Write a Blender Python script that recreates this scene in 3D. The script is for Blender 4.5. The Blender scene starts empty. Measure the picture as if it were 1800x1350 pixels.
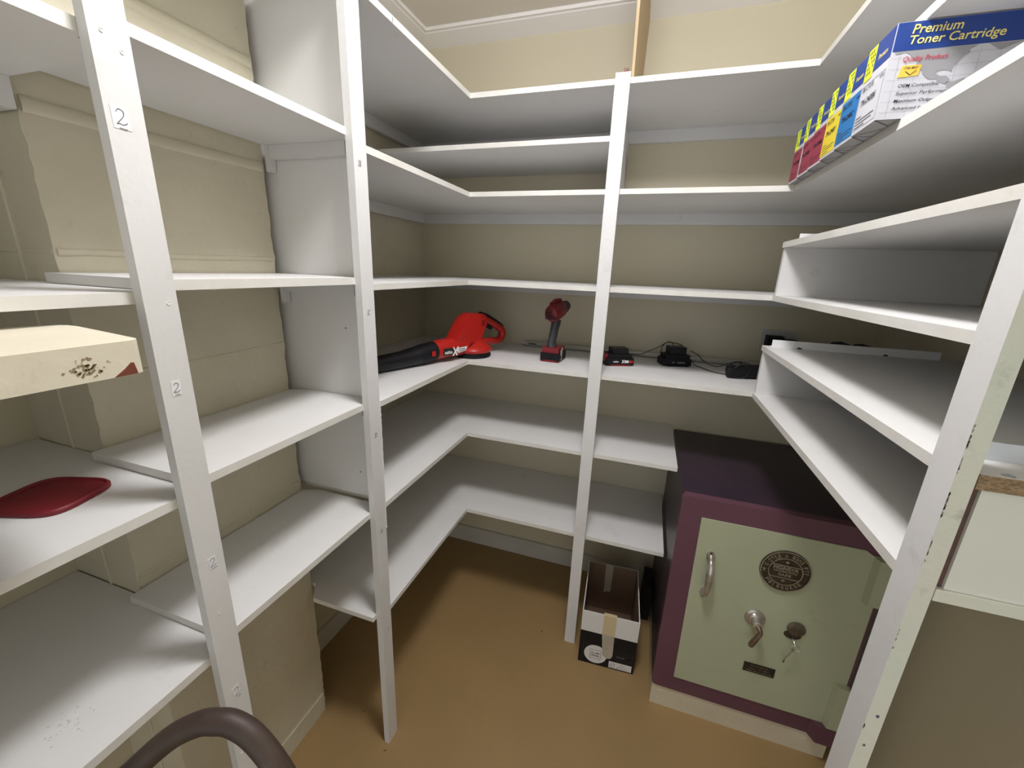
import bpy, bmesh, math, random
from mathutils import Matrix, Vector
PI = math.pi
random.seed(7)
scene = bpy.context.scene
COL = scene.collection

# ------------------------------------------------------------------ camera
cam_data = bpy.data.cameras.new('camera')
cam = bpy.data.objects.new('camera', cam_data)
COL.objects.link(cam)
cam_data.sensor_fit = 'HORIZONTAL'
cam_data.sensor_width = 36.0
cam_data.lens = 716.959 / 1800 * 36.0
cam_data.clip_start = 0.02
cam.matrix_world = Matrix(((0.94824575, -0.11937321, 0.29424486, 1.1069),
                           (0.31537111, 0.24599042, -0.91653138, -1.907),
                           (0.03702787, 0.96189332, 0.27090623, 1.55),
                           (0, 0, 0, 1)))
scene.camera = cam

# ------------------------------------------------------------------ world and exposure
world = bpy.data.worlds.new('world')
scene.world = world
world.use_nodes = True
bg = world.node_tree.nodes['Background']
bg.inputs[0].default_value = (0.95, 0.98, 1.0, 1)
bg.inputs[1].default_value = 1.15
scene.view_settings.view_transform = 'Standard'
scene.view_settings.look = 'None'
scene.view_settings.gamma = 1
scene.view_settings.use_curve_mapping = False
scene.view_settings.exposure = 0.0
LAMP_STRENGTH = 80.0


# ------------------------------------------------------------------ materials
def mat(name, c, rough=0.6, c2=None, nscale=6.0, namt=1.0, bump=0.0, bscale=60.0, metal=0.0,
        spec=0.5, dirt=None, dirt_amt=0.0, dscale=9.0, emis=None, estr=0.0, stretch=None, trans=0.0):
    m = bpy.data.materials.new(name)
    m.use_nodes = True
    nt = m.node_tree
    b = nt.nodes['Principled BSDF']
    b.inputs['Base Color'].default_value = (*c, 1)
    b.inputs['Roughness'].default_value = rough
    b.inputs['Metallic'].default_value = metal
    b.inputs['Specular IOR Level'].default_value = spec
    if trans:
        b.inputs['Transmission Weight'].default_value = trans
    if emis:
        b.inputs['Emission Color'].default_value = (*emis, 1)
        b.inputs['Emission Strength'].default_value = estr
    tc = nt.nodes.new('ShaderNodeTexCoord')
    co = tc.outputs['Object']
    if stretch:
        mp = nt.nodes.new('ShaderNodeMapping')
        mp.inputs['Scale'].default_value = stretch
        nt.links.new(co, mp.inputs[0])
        co = mp.outputs[0]
    last = None
    if c2:
        n = nt.nodes.new('ShaderNodeTexNoise')
        n.inputs['Scale'].default_value = nscale
        n.inputs['Detail'].default_value = 6
        nt.links.new(co, n.inputs['Vector'])
        r = nt.nodes.new('ShaderNodeValToRGB')
        r.color_ramp.elements[0].position = 0.35
        r.color_ramp.elements[1].position = 0.68
        r.color_ramp.elements[0].color = (*c, 1)
        r.color_ramp.elements[1].color = tuple(c[i] + (c2[i] - c[i]) * namt for i in range(3)) + (1,)
        nt.links.new(n.outputs[0], r.inputs[0])
        last = r.outputs[0]
    if dirt:
        n = nt.nodes.new('ShaderNodeTexNoise')
        n.inputs['Scale'].default_value = dscale
        n.inputs['Detail'].default_value = 9
        n.inputs['Roughness'].default_value = 0.7
        nt.links.new(co, n.inputs['Vector'])
        r = nt.nodes.new('ShaderNodeValToRGB')
        r.color_ramp.elements[0].position = 0.60
        r.color_ramp.elements[1].position = 0.74
        r.color_ramp.elements[0].color = (0, 0, 0, 1)
        r.color_ramp.elements[1].color = (dirt_amt,) * 3 + (1,)
        nt.links.new(n.outputs[0], r.inputs[0])
        mx = nt.nodes.new('ShaderNodeMix')
        mx.data_type = 'RGBA'
        mx.inputs['A'].default_value = (*c, 1)
        mx.inputs['B'].default_value = (*dirt, 1)
        if last:
            nt.links.new(last, mx.inputs['A'])
        nt.links.new(r.outputs[0], mx.inputs['Factor'])
        last = mx.outputs['Result']
    if last:
        nt.links.new(last, b.inputs['Base Color'])
    if bump:
        n = nt.nodes.new('ShaderNodeTexNoise')
        n.inputs['Scale'].default_value = bscale
        n.inputs['Detail'].default_value = 5
        nt.links.new(co, n.inputs['Vector'])
        bp = nt.nodes.new('ShaderNodeBump')
        bp.inputs['Strength'].default_value = bump
        bp.inputs['Distance'].default_value = 0.004
        nt.links.new(n.outputs[0], bp.inputs['Height'])
        nt.links.new(bp.outputs[0], b.inputs['Normal'])
    return m


WHITE = mat('white_gloss_paint', (.71, .705, .705), .42, (.66, .655, .64), 3.0, 1, .10, 90,
            dirt=(.48, .44, .38), dirt_amt=.35, dscale=14)
WHITE2 = mat('white_board_laminate', (.74, .735, .73), .5, (.69, .68, .66), 2.5, 1, .06, 120,
             dirt=(.44, .41, .36), dirt_amt=.30, dscale=9)
EDGE = mat('cream_white_edge_paint', (.73, .72, .69), .45, (.67, .65, .60), 9, 1, .12, 90,
           dirt=(.42, .36, .26), dirt_amt=.35, dscale=22)
GREENW = mat('greenish_white_paint', (.73, .77, .69), .5, (.77, .77, .68), 8, 1, .35, 70,
             dirt=(.25, .28, .24), dirt_amt=.5, dscale=24)
PANELG = mat('pale_greenish_panel', (.80, .82, .76), .5, (.77, .79, .73), 5, 1, .05, 80)
EDGEBROWN = mat('raw_panel_edge', (.16, .09, .075), .8, (.10, .06, .05), 60, 1)
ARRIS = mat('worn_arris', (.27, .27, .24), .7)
SCUFF = mat('grey_scuff', (.28, .26, .24), .7)
CREAM = mat('cream_wall_paint', (.63, .578, .43), .62, (.60, .55, .41), 1.5, 1, .06, 140)
BLOCK = mat('cream_block_paint', (.62, .575, .445), .55, (.56, .52, .395), 7, 1, .7, 26,
            dirt=(.40, .35, .26), dirt_amt=.45, dscale=30)
CEIL = mat('ceiling_paint', (.84, .79, .73), .8, (.82, .77, .71), 2, 1, .03, 120)
CORN = mat('cornice_paint', (.88, .86, .84), .7)
SKIRT = mat('baseboard_paint', (.60, .58, .52), .5, (.55, .53, .47), 5, 1)
FLOOR = mat('tan_floor_paint', (.33, .212, .088), .48, (.29, .19, .082), 2.2, 1, .12, 160,
            dirt=(.22, .13, .06), dirt_amt=.45, dscale=16)
PINE = mat('pine', (.50, .38, .22), .6, (.44, .32, .18), 5, 1, .1, 40, stretch=(8, 8, .6))
DARKWOOD = mat('dark_wood', (.17, .07, .04), .6, (.10, .045, .03), 30, 1)
CHIP = mat('raw_chipboard', (.40, .29, .17), .85, (.19, .12, .065), 420, 1, .8, 300, dirt=(.05, .03, .02), dirt_amt=.8, dscale=330, stretch=(.6, 1, 1))
DKPURP = mat('dark_purple_enamel', (.030, .018, .032), .38, (.045, .026, .042), 5, 1, .05, 60,
             dirt=(.09, .07, .10), dirt_amt=.3, dscale=12)
MAROON = mat('maroon_enamel', (.130, .054, .078), .4, (.112, .045, .067), 4, 1, .08, 120)
PALEGREEN = mat('pale_green_enamel', (.43, .46, .315), .42, (.40, .425, .29), 3, 1, .06, 80,
                dirt=(.28, .25, .13), dirt_amt=.4, dscale=5)
PLINTH = mat('cream_plinth_paint', (.62, .56, .42), .5, (.56, .50, .38), 8, 1, .2, 40)
BRASS = mat('aged_brass', (.42, .37, .28), .32, (.24, .20, .14), 40, 1, .2, 120, metal=.55)
BRASSD = mat('dark_aged_brass', (.085, .066, .043), .5, (.05, .04, .025), 60, 1, metal=.6)
CHROME = mat('worn_chrome', (.58, .55, .50), .25, (.36, .33, .28), 30, 1, metal=.65)
STEEL = mat('steel', (.70, .70, .70), .25, metal=1)
BLACKPL = mat('black_plate', (.012, .011, .010), .35, (.03, .025, .02), 90, 1)
RED = mat('red_plastic', (.42, .014, .010), .30, spec=.5)
REDD = mat('dark_red_plastic', (.19, .008, .014), .45)
LIDRED = mat('deep_red_soft_plastic', (.19, .006, .015), .55, (.165, .006, .013), 6, 1)
BLK = mat('black_plastic', (.009, .009, .012), .42, spec=.3)
BLKS = mat('black_rubber', (.006, .006, .008), .55, spec=.25)
GREYP = mat('dark_grey_plastic', (.07, .072, .08), .45)
PRINTW = mat('white_print', (.80, .80, .80), .5)
PRINTK = mat('black_print', (.015, .015, .018), .6)
INK = mat('pencil_ink', (.10, .10, .14), .7)
STICK = mat('white_sticker', (.79, .79, .80), .45)
TONW = mat('toner_box_white', (.56, .56, .60), .4)
TONG = mat('toner_box_grey_card', (.36, .36, .36), .6)
TONB = mat('toner_box_blue', (.010, .045, .24), .4)
TONM = mat('toner_magenta', (.31, .030, .070), .45)
TONY = mat('toner_yellow', (.72, .57, .03), .45)
TONC = mat('toner_cyan', (.015, .16, .42), .45)
FLUO = mat('fluorescent_yellow', (.80, .95, .04), .5)
GOLDT = mat('gold_text', (.80, .70, .22), .4)
GOLDB = mat('gold_badge', (.75, .42, .05), .35, (.85, .62, .10), 30, 1)
REDT = mat('red_text', (.50, .06, .10), .5)
MAPG = mat('map_grey', (.30, .30, .31), .5)
CARDIN = mat('brown_cardboard', (.20, .125, .08), .85, (.17, .105, .065), 12, 1, .1, 80)
CARTW = mat('carton_white', (.70, .69, .67), .5)
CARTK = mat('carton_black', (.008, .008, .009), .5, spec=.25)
TAPE = mat('clear_packing_tape', (.46, .42, .33), .3, (.40, .36, .28), 20, 1)
TAPEY = mat('yellowed_tape', (.60, .50, .30), .35)
GLASS = mat('tube_glass', (.40, .39, .33), .15)
ALU = mat('white_strip_paint', (.80, .80, .80), .4)
BLUEW = mat('bluish_white_strip', (.72, .77, .84), .4)
OUTW = mat('outlet_plastic', (.50, .50, .48), .4)
BROWNT = mat('brown_metal_tube', (.035, .019, .015), .55, (.075, .055, .04), 9, 1, .1, 60,
             dirt=(.20, .17, .12), dirt_amt=.35, dscale=18, metal=.1)
BENCHC = mat('cream_thick_paint', (.72, .67, .54), .5, (.67, .62, .49), 6, 1, .18, 60,
             dirt=(.38, .32, .20), dirt_amt=.4, dscale=11)
STAIN = mat('brown_stain', (.23, .16, .085), .7, (.33, .26, .15), 60, 1)
CHIPRED = mat('bare_red_wood', (.17, .045, .025), .6)
LAMPB = mat('lamp_base', (.8, .8, .8), .4)
LAMPE = mat('lamp_diffuser', (.9, .9, .9), .4, emis=(.99, .98, 1.0), estr=LAMP_STRENGTH)


# ------------------------------------------------------------------ helpers
def obj(name, bm, m, parent=None, smooth=False, bevel=0, seg=1):
    if bevel:
        bmesh.ops.bevel(bm, geom=[e for e in bm.edges if len(e.link_faces) == 2 and e.calc_face_angle(0) > .5],
                        offset=bevel, segments=seg, profile=.7, affect='EDGES')
    bmesh.ops.recalc_face_normals(bm, faces=bm.faces[:])
    me = bpy.data.meshes.new(name)
    bm.to_mesh(me)
    bm.free()
    for x in (m if isinstance(m, (list, tuple)) else [m]):
        me.materials.append(x)
    if smooth:
        for p in me.polygons:
            p.use_smooth = True
        try:
            me.set_sharp_from_angle(angle=math.radians(38))
        except Exception:
            pass
    o = bpy.data.objects.new(name, me)
    COL.objects.link(o)
    if parent:
        o.parent = parent
    return o


def tag(o, label, cat, group=None):
    o['label'] = label
    o['category'] = cat
    if group:
        o['group'] = group
    return o


def thing(name, label, cat, loc=(0, 0, 0), rotz=0, group=None):
    o = bpy.data.objects.new(name, None)
    o.empty_display_size = .05
    COL.objects.link(o)
    o.location = loc
    o.rotation_euler = (0, 0, rotz)
    return tag(o, label, cat, group)


def struct(o):
    o['kind'] = 'structure'
    return o


def box(bm, x0, x1, y0, y1, z0, z1, mi=0, M=None):
    vs = [bm.verts.new((x, y, z)) for x in (x0, x1) for y in (y0, y1) for z in (z0, z1)]
    if M:
        for v in vs:
            v.co = M @ v.co
    F = []
    for q in ((0, 1, 3, 2), (4, 6, 7, 5), (0, 4, 5, 1), (2, 3, 7, 6), (0, 2, 6, 4), (1, 5, 7, 3)):
        f = bm.faces.new([vs[i] for i in q])
        f.material_index = mi
        F.append(f)
    return F        # x0, x1, y0, y1, z0, z1


def B(*a):
    bm = bmesh.new()
    box(bm, *a)
    return bm


def prism(bm, poly, z0, z1, M=None, mi=0):
    lo = [bm.verts.new((p[0], p[1], z0)) for p in poly]
    hi = [bm.verts.new((p[0], p[1], z1)) for p in poly]
    if M:
        for v in lo + hi:
            v.co = M @ v.co
    n = len(poly)
    fs = [bm.faces.new(lo[::-1]), bm.faces.new(hi)]
    for i in range(n):
        fs.append(bm.faces.new((lo[i], lo[(i + 1) % n], hi[(i + 1) % n], hi[i])))
    for f in fs:
        f.material_index = mi
    return fs


def smoothpts(pts, n=6):
    P = [Vector(p) for p in pts]
    P = [P[0] * 2 - P[1]] + P + [P[-1] * 2 - P[-2]]
    out = []
    for i in range(1, len(P) - 2):
        a, b, c, d = P[i - 1:i + 3]
        for k in range(n):
            t = k / n
            out.append(.5 * ((2 * b) + (c - a) * t + (2 * a - 5 * b + 4 * c - d) * t * t + (3 * b - a - 3 * c + d) * t ** 3))
    out.append(P[-2])
    return out


def tube(bm, pts, r, seg=12, smooth=0, cap=True, flat=1.0, up=None, mi=0, closed=False):
    """sweep a circle (or ellipse: flat scales the second axis) along pts; r number or list"""
    if smooth:
        k = len(pts)
        if isinstance(r, (list, tuple)):
            rr = []
            for i in range(k - 1):
                for j in range(smooth):
                    t = j / smooth
                    rr.append(r[i] + (r[i + 1] - r[i]) * t)
            rr.append(r[-1])
            r = rr
        pts = smoothpts(pts, smooth)
    pts = [Vector(p) for p in pts]
    n = len(pts)
    if not isinstance(r, (list, tuple)):
        r = [r] * n
    rings = []
    ref = None
    for i in range(n):
        a = pts[(i - 1) % n] if closed else pts[max(i - 1, 0)]
        c = pts[(i + 1) % n] if closed else pts[min(i + 1, n - 1)]
        d = (c - a).normalized()
        if ref is None:
            ref = Vector(up) if up else (Vector((0, 0, 1)) if abs(d.z) < .9 else Vector((1, 0, 0)))
        s = d.cross(ref)
        s.normalize()
        u = s.cross(d).normalized()
        ref = u
        rings.append([bm.verts.new(pts[i] + (s * math.cos(2 * PI * k / seg) + u * flat * math.sin(2 * PI * k / seg)) * r[i])
                      for k in range(seg)])
    for i in range(n if closed else n - 1):
        A, C = rings[i], rings[(i + 1) % n]
        for k in range(seg):
            f = bm.faces.new((A[k], A[(k + 1) % seg], C[(k + 1) % seg], C[k]))
            f.material_index = mi
    if cap and not closed:
        bm.faces.new(rings[0][::-1]).material_index = mi
        bm.faces.new(rings[-1]).material_index = mi
    return rings


def lathe(bm, prof, seg=32, M=None, sx=1, sy=1, mi=0):
    """prof: list of (radius, height) turned around z"""
    rings = []
    for r, h in prof:
        if r < 1e-6:
            v = bm.verts.new((0, 0, h))
            rings.append([v])
        else:
            rings.append([bm.verts.new((r * sx * math.cos(2 * PI * k / seg), r * sy * math.sin(2 * PI * k / seg), h)) for k in range(seg)])
    if M:
        for R in rings:
            for v in R:
                v.co = M @ v.co
    for A, C in zip(rings, rings[1:]):
        if len(A) == 1 and len(C) == 1:
            continue
        for k in range(seg):
            k2 = (k + 1) % seg
            if len(A) == 1:
                f = bm.faces.new((A[0], C[k], C[k2]))
            elif len(C) == 1:
                f = bm.faces.new((A[k], A[k2], C[0]))
            else:
                f = bm.faces.new((A[k], A[k2], C[k2], C[k]))
            f.material_index = mi
    for R, rev in ((rings[0], True), (rings[-1], False)):
        if len(R) > 1:
            f = bm.faces.new(R[::-1] if rev else R)
            f.material_index = mi


def frame(o, right, up):
    """matrix whose local x runs along right, y along up, z out of the surface"""
    r = Vector(right).normalized()
    u = Vector(up).normalized()
    n = r.cross(u).normalized()
    u = n.cross(r)
    return Matrix(((r.x, u.x, n.x, o[0]), (r.y, u.y, n.y, o[1]), (r.z, u.z, n.z, o[2]), (0, 0, 0, 1)))


def text_bm(body, w, h, M, bold=.0, shear=0, extrude=0.0, lift=.0006, center=False):
    cu = bpy.data.curves.new('t', 'FONT')
    cu.body = body
    cu.shear = shear
    cu.offset = bold
    cu.resolution_u = 3
    cu.fill_mode = 'FRONT' if not extrude else 'BOTH'
    cu.extrude = 0.02 if extrude else 0
    o = bpy.data.objects.new('t', cu)
    COL.objects.link(o)
    dg = bpy.context.evaluated_depsgraph_get()
    me = bpy.data.meshes.new_from_object(o.evaluated_get(dg))
    bpy.data.objects.remove(o)
    bpy.data.curves.remove(cu)
    xs = [v.co.x for v in me.vertices]
    ys = [v.co.y for v in me.vertices]
    x0, x1, y0, y1 = min(xs), max(xs), min(ys), max(ys)
    sx = w / (x1 - x0) if w else h / (y1 - y0)
    sy = h / (y1 - y0) if h else sx
    for v in me.vertices:
        v.co = M @ Vector(((v.co.x - x0) * sx - (w / 2 if center else 0), (v.co.y - y0) * sy - (h / 2 if center else 0),
                           lift + (extrude * (v.co.z / .02 * .5 + .5) if extrude else 0)))
    bm = bmesh.new()
    bm.from_mesh(me)
    bpy.data.meshes.remove(me)
    return bm


def merge(*bms):
    out = bmesh.new()
    for b in bms:
        me = bpy.data.meshes.new('x')
        b.to_mesh(me)
        out.from_mesh(me)
        bpy.data.meshes.remove(me)
        b.free()
    return out


def flat(bm, poly, M, lift=.0004, mi=0):
    f = bm.faces.new([bm.verts.new(M @ Vector((p[0], p[1], lift))) for p in poly])
    f.material_index = mi
    return f


def thin(poly, M, t=.0006):
    bm = bmesh.new()
    prism(bm, poly, 0, t, M)
    return bm


def rect(x0, x1, y0, y1):
    return [(x0, y0), (x1, y0), (x1, y1), (x0, y1)]


def ribbon(bm, pts, w, M, lift=.0008):
    """a pen stroke lying on a surface"""
    P = smoothpts([(p[0], p[1], 0) for p in pts], 5) if len(pts) > 2 else [Vector((p[0], p[1], 0)) for p in pts]
    L = []
    for i, p in enumerate(P):
        d = (P[min(i + 1, len(P) - 1)] - P[max(i - 1, 0)]).normalized()
        n = Vector((-d.y, d.x, 0)) * w / 2
        L.append((bm.verts.new(M @ (p + n + Vector((0, 0, lift)))), bm.verts.new(M @ (p - n + Vector((0, 0, lift))))))
    for a, b in zip(L, L[1:]):
        bm.faces.new((a[0], b[0], b[1], a[1]))


# ================================================================== room shell
XR = 1.94
HC = 2.512


def wl(y):          # x of the left wall at y: it leans out a little towards the camera
    return 0.027 * y


bm = bmesh.new(); box(bm, -.3, XR + .15, -3.4, .12, -.05, 0)
struct(obj('floor', bm, FLOOR))
bm = bmesh.new(); box(bm, -.3, XR + .15, -3.4, .12, HC, HC + .05)
struct(obj('ceiling', bm, CEIL))
struct(obj('wall_back', B(-.2, XR + .12, 0, .12, 0, HC), CREAM))
struct(obj('wall_right', B(XR, XR + .12, -3.4, 0, 0, HC), CREAM))
bm = bmesh.new()
prism(bm, [(wl(-3.4), -3.4), (0, 0), (-.2, 0), (-.3, -3.4)], 0, HC)
for z in (.25, .47, .69, .91, 1.125, 1.34, 1.555, 1.77, 1.985):
    tube(bm, [(wl(-3.3) + .001, -3.3, z), (wl(-1.49) + .001, -1.49, z)], .004, 6)
for y in (-1.62, -2.02):
    tube(bm, [(wl(y) + .001, y, .02), (wl(y) + .001, y, 2.5)], .004, 6)
struct(obj('wall_left', bm, BLOCK))

# pier of painted concrete blocks standing out from the left wall
bm = bmesh.new()
N = 150
ys = [-1.475 + (1.475 - 1.047) * i / 10 for i in range(11)]
rnd = random.Random(3)
zs = [HC * i / N for i in range(N + 1)]
joints = (.25, .47, .69, .905, 1.12, 1.33, 1.55, 1.765, 1.983, 2.2)


def jd(z):
    return max(0, 1 - min(abs(z - j) for j in joints) / .02)


grid = []
for z in zs:
    jf, jn = rnd.uniform(-.0022, .0018), rnd.uniform(-.0015, .0015)
    row = []
    for i, y in enumerate(ys):
        x = .170 + rnd.uniform(-.0006, .0006)
        if i == 0:
            y += jn
            x -= .003
        if i == len(ys) - 1:
            y += jf + .003 * jd(z)
            x -= .004
        row.append(bm.verts.new((x, y, z)))
    row.append(bm.verts.new((.0, -1.047, z)))
    row.insert(0, bm.verts.new((-.04, -1.475, z)))
    grid.append(row)
for a, b in zip(grid, grid[1:]):
    for k in range(len(a) - 1):
        bm.faces.new((a[k], a[k + 1], b[k + 1], b[k]))
for z, rr, fl in ((.905, .002, 2), (1.33, .0022, 1.6), (1.55, .003, 2), (1.765, .0050, 2.3), (1.983, .0050, 2.3), (2.2, .005, 2.3)):    # raised mortar lines
    tube(bm, [(.169, -1.472, z - .001), (.170, -1.40, z + .0005), (.1695, -1.31, z - .001), (.170, -1.2, z), (.169, -1.12, z + .0015), (.1695, -1.056, z + .002)], rr, 12, flat=fl, smooth=4)
    tube(bm, [(-.03, -1.475, z), (.164, -1.475, z)], rr * .7, 8, flat=fl)
tube(bm, [(.075, -1.4755, .02), (.075, -1.4755, 2.5)], .0035, 6)
struct(obj('wall_pier', bm, BLOCK, smooth=True))
bm = bmesh.new()
prism(bm, [(.168, -1.48), (.168, -1.055), (.1765, -1.06), (.1765, -1.48)], 0, .072)
struct(obj('baseboard_pier', bm, BLOCK, bevel=.003))
struct(obj('baseboard_back', B(.0, XR, -.014, 0, 0, .098), SKIRT, bevel=.003))
bm = bmesh.new(); prism(bm, [(-.002, -.014), (.014, -.014), (-.012, -1.02), (-.03, -1.02)], 0, .09)
struct(obj('baseboard_left', bm, SKIRT, bevel=.003))

# cornice: a shallow board with a small step at its lower lip
prof = [(0, 2.472), (.070, 2.496), (.074, 2.500), (.084, 2.501), (.086, HC), (0, HC)]
bm = bmesh.new()
vs0 = [bm.verts.new((-.0, -p[0], p[1])) for p in prof]
vs1 = [bm.verts.new((XR, -p[0], p[1])) for p in prof]
for k in range(6):
    bm.faces.new((vs0[k], vs0[(k + 1) % 6], vs1[(k + 1) % 6], vs1[k]))
bm.faces.new(vs0); bm.faces.new(vs1[::-1])
struct(obj('trim_1', bm, CORN))
bm = bmesh.new()
vs0 = [bm.verts.new((p[0], 0, p[1])) for p in prof]
vs1 = [bm.verts.new((p[0] - .027, -1.04, p[1])) for p in prof]
for k in range(6):
    bm.faces.new((vs0[k], vs0[(k + 1) % 6], vs1[(k + 1) % 6], vs1[k]))
bm.faces.new(vs0); bm.faces.new(vs1[::-1])
struct(obj('trim_2', bm, CORN))

# ceiling light (above the frame of the photograph, where the shadows come from)
t = thing('ceiling_light', 'round white domed light on the middle of the ceiling', 'light', (1.0, -1.27, HC))
bm = bmesh.new(); lathe(bm, [(.16, 0), (.165, -.02), (.152, -.029)], 40)
obj('lamp_base', bm, LAMPB, t, smooth=True)
bm = bmesh.new(); lathe(bm, [(.150 * math.cos(a), -.030 - .105 * math.sin(a)) for a in [math.radians(d) for d in range(0, 90, 10)]] + [(0, -.135)], 36)
obj('diffuser', bm, LAMPE, t, smooth=True)

# ================================================================== shelving
T = .0157
DL, DB, DR = .457, -.461, 1.459
Z = [.5299, .890, 1.1967, 1.5027, 1.8076, 2.1117]
names = ['lowest', 'second lowest', 'third', 'fourth', 'fifth', 'top']


def board(name, poly, ztop, label, t=T, group=None, m=None, cleats=()):
    bm = bmesh.new()
    fs = prism(bm, poly, ztop - t, ztop)
    for f in fs[2:]:
        f.material_index = 1
    o = obj(name, bm, [m or WHITE2, EDGE], bevel=.0012)
    tag(o, label, 'shelf', group)
    for c in cleats:
        obj('cleat', B(*c), WHITE, o, bevel=.001)
    return o


back_lab = [
    'lowest white back shelf, just above the floor, ending beside the safe',
    'second lowest white back shelf, the short one ending over the corner of the safe',
    'white back shelf carrying the red tools, batteries and chargers',
    'empty white back shelf directly above the drill and chargers',
    'empty white back shelf two levels above the tools, with a stepped cleat below',
    'highest white back shelf, the one under the pine ceiling brace']
left_lab = [
    'lowest white left corner shelf, open at its near end beneath the partition',
    'second lowest white left corner shelf, one level under the blower',
    'white left corner shelf that the black blower nozzle lies on',
    'white left corner shelf at eye level, one level above the blower',
    'white left corner shelf two levels above the blower',
    'highest white left corner shelf, with a small pencilled 3 on its edge']
for i in range(6):
    x1 = 1.275 if i < 2 else XR - .001
    cl = []
    if i in (3, 4, 5):
        h = .044 if i > 3 else .04
        cl = [(0.001, x1, -.018, -.0005, Z[i] - T - h, Z[i] - T - .0003)]
    board('shelf', [(.003, -.0028), (x1, -.0028), (x1, DB), (.003, DB)], Z[i], back_lab[i], cleats=cl)
    ye = -1.092 if i == 0 else -1.0105
    cl = [(.001, .019, -1.0, -.02, Z[i] - T - .042, Z[i] - T - .0003)] if i in (4, 5) else []
    p = [(-.0, DB - .0006), (DL, DB - .0006), (DL, -1.0312), (.4378, -1.0312), (.4378, ye), (-.005, ye)]
    if i == 0:
        p = [(-.0, DB - .0006), (DL, DB - .0006), (DL, -1.0315), (.4375, -1.0315), (.4375, ye), (.215, ye), (.175, -1.04), (-.005, -1.04)]
    sh = board('shelf', p, Z[i], left_lab[i], cleats=cl)
    if i == 5:
        Mt = frame((.4572, -.912, 2.097), (0, 1, 0), (0, 0, 1))
        obj('pencil_mark', text_bm('3', .006, .011, Mt, shear=.2), INK, sh)

right_lab = {
    2: 'lowest white right-hand shelf, running out over the safe',
    3: 'white right-hand shelf just above the gap with the black chargers',
    4: 'white right-hand shelf holding the toner boxes',
    5: 'highest white right-hand shelf, above the toner boxes'}
for i in (2, 3, 4, 5):
    xr2 = DR
    o = board('shelf', [(xr2, DB - .0006), (XR - .001, DB - .0006), (XR - .001, -1.3535), (1.4795, -1.3535), (1.4795, -1.3095), (xr2, -1.3095)], Z[i], right_lab[i])
    if i in (2, 3):     # the painted end grain facing the camera
        obj('end_grain', B(1.4772, XR - .002, -1.3556, -1.3536, Z[i] - T, Z[i] + .0005), GREENW, o, bevel=.0006)
# raised half shelves of the right run, each on an upright board
for zt, zb, lab, xe in ((1.3503, Z[2], 'white raised half shelf on the right, sloping away just above the safe', 1),
                        (1.6552, Z[3], 'white raised half shelf on the right, at the level of the post top', 1)):
    t = thing('raised_shelf', lab if zt > 1.5 else 'white raised half shelf on the right with a white strip along its far end', 'shelf', (0, 0, 0))
    if zt > 1.5:
        t['label'] = 'white raised half shelf on the right, between the toner boxes and the chargers'
    bm = bmesh.new()
    fs = prism(bm, [(DR, DB), (XR - .001, DB), (XR - .001, -1.3535), (1.4795, -1.3535), (1.4795, -1.3095), (DR, -1.3095)], zt - T, zt)
    for f in fs[2:]:
        f.material_index = 1
    obj('shelf_board', bm, [WHITE2, EDGE], t, bevel=.0012)
    obj('far_upright', B(DR + .004, XR - .001, DB - .0165, DB - .0006, zb + .0003, zt - T - .0003), WHITE, t, bevel=.001)
    if zt < 1.5:
        obj('near_upright', B(1.4855, XR - .001, -1.352, -1.336, zb + .0003, zt - T - .0003), PANELG, t, bevel=.001)
        e = obj('upright_edge', B(1.4785, 1.4853, -1.348, -1.336, zb + .0003, zt - T - .0003), EDGEBROWN, t)
        e['label'] = 'raw reddish brown panel edge'
        e = obj('chipboard_edge', B(1.4772, XR - .002, -1.3556, -1.3536, zt - T - .002, zt - .0003), CHIP, t)
        e['label'] = 'raw brown chipboard edge'
        bm = bmesh.new()
        lathe(bm, [(.006, 0), (.006, .0006), (.0045, .0012), (.002, .0006)], 20, Matrix.Translation((1.507, -1.345, zt)))
        obj('screw', bm, STEEL, t, smooth=True)
# the short raised shelf above the toner boxes
o = board('raised_shelf', [(DR, DB - .02), (XR - .001, DB - .02), (XR - .001, -1.3535), (1.4795, -1.3535), (1.4795, -1.3095), (DR, -1.3095)], 1.9585,
          'white raised shelf touching the tops of the toner boxes')

# angle strips standing on the raised shelves
def strip(x0, x1, y, z, m, label, L=.018):
    t = thing('angle_strip', label, 'strip', (x0, y, z))
    w = x1 - x0
    bm = bmesh.new()
    box(bm, 0, w, 0, .0018, 0, .0225)
    box(bm, 0, w, .0018, L, 0, .0018)
    o = obj('angle', bm, m, t)
    for x in (w * .18, w * .70):
        bm = bmesh.new()
        prism(bm, [(x - .008, 0), (x + .008, 0), (x + .003, .0035), (x - .002, .0045)], 0, .0006, frame((0, -.0001, 0.0005), (1, 0, 0), (0, 0, 1)))
        obj('tear_mark', bm, BLKS, t)
    return t


strip(1.479, 1.888, -.485, 1.3503, ALU, 'long white angle strip lying on the raised shelf beside the chargers')
strip(1.492, 1.80, -.480, 1.6552, ALU, 'white strip end showing above the raised shelf under the toner boxes')
t = strip(1.50, 1.93, -1.298, 1.3503, BLUEW, 'bluish white strip at the near end, behind the greenish post')

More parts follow.
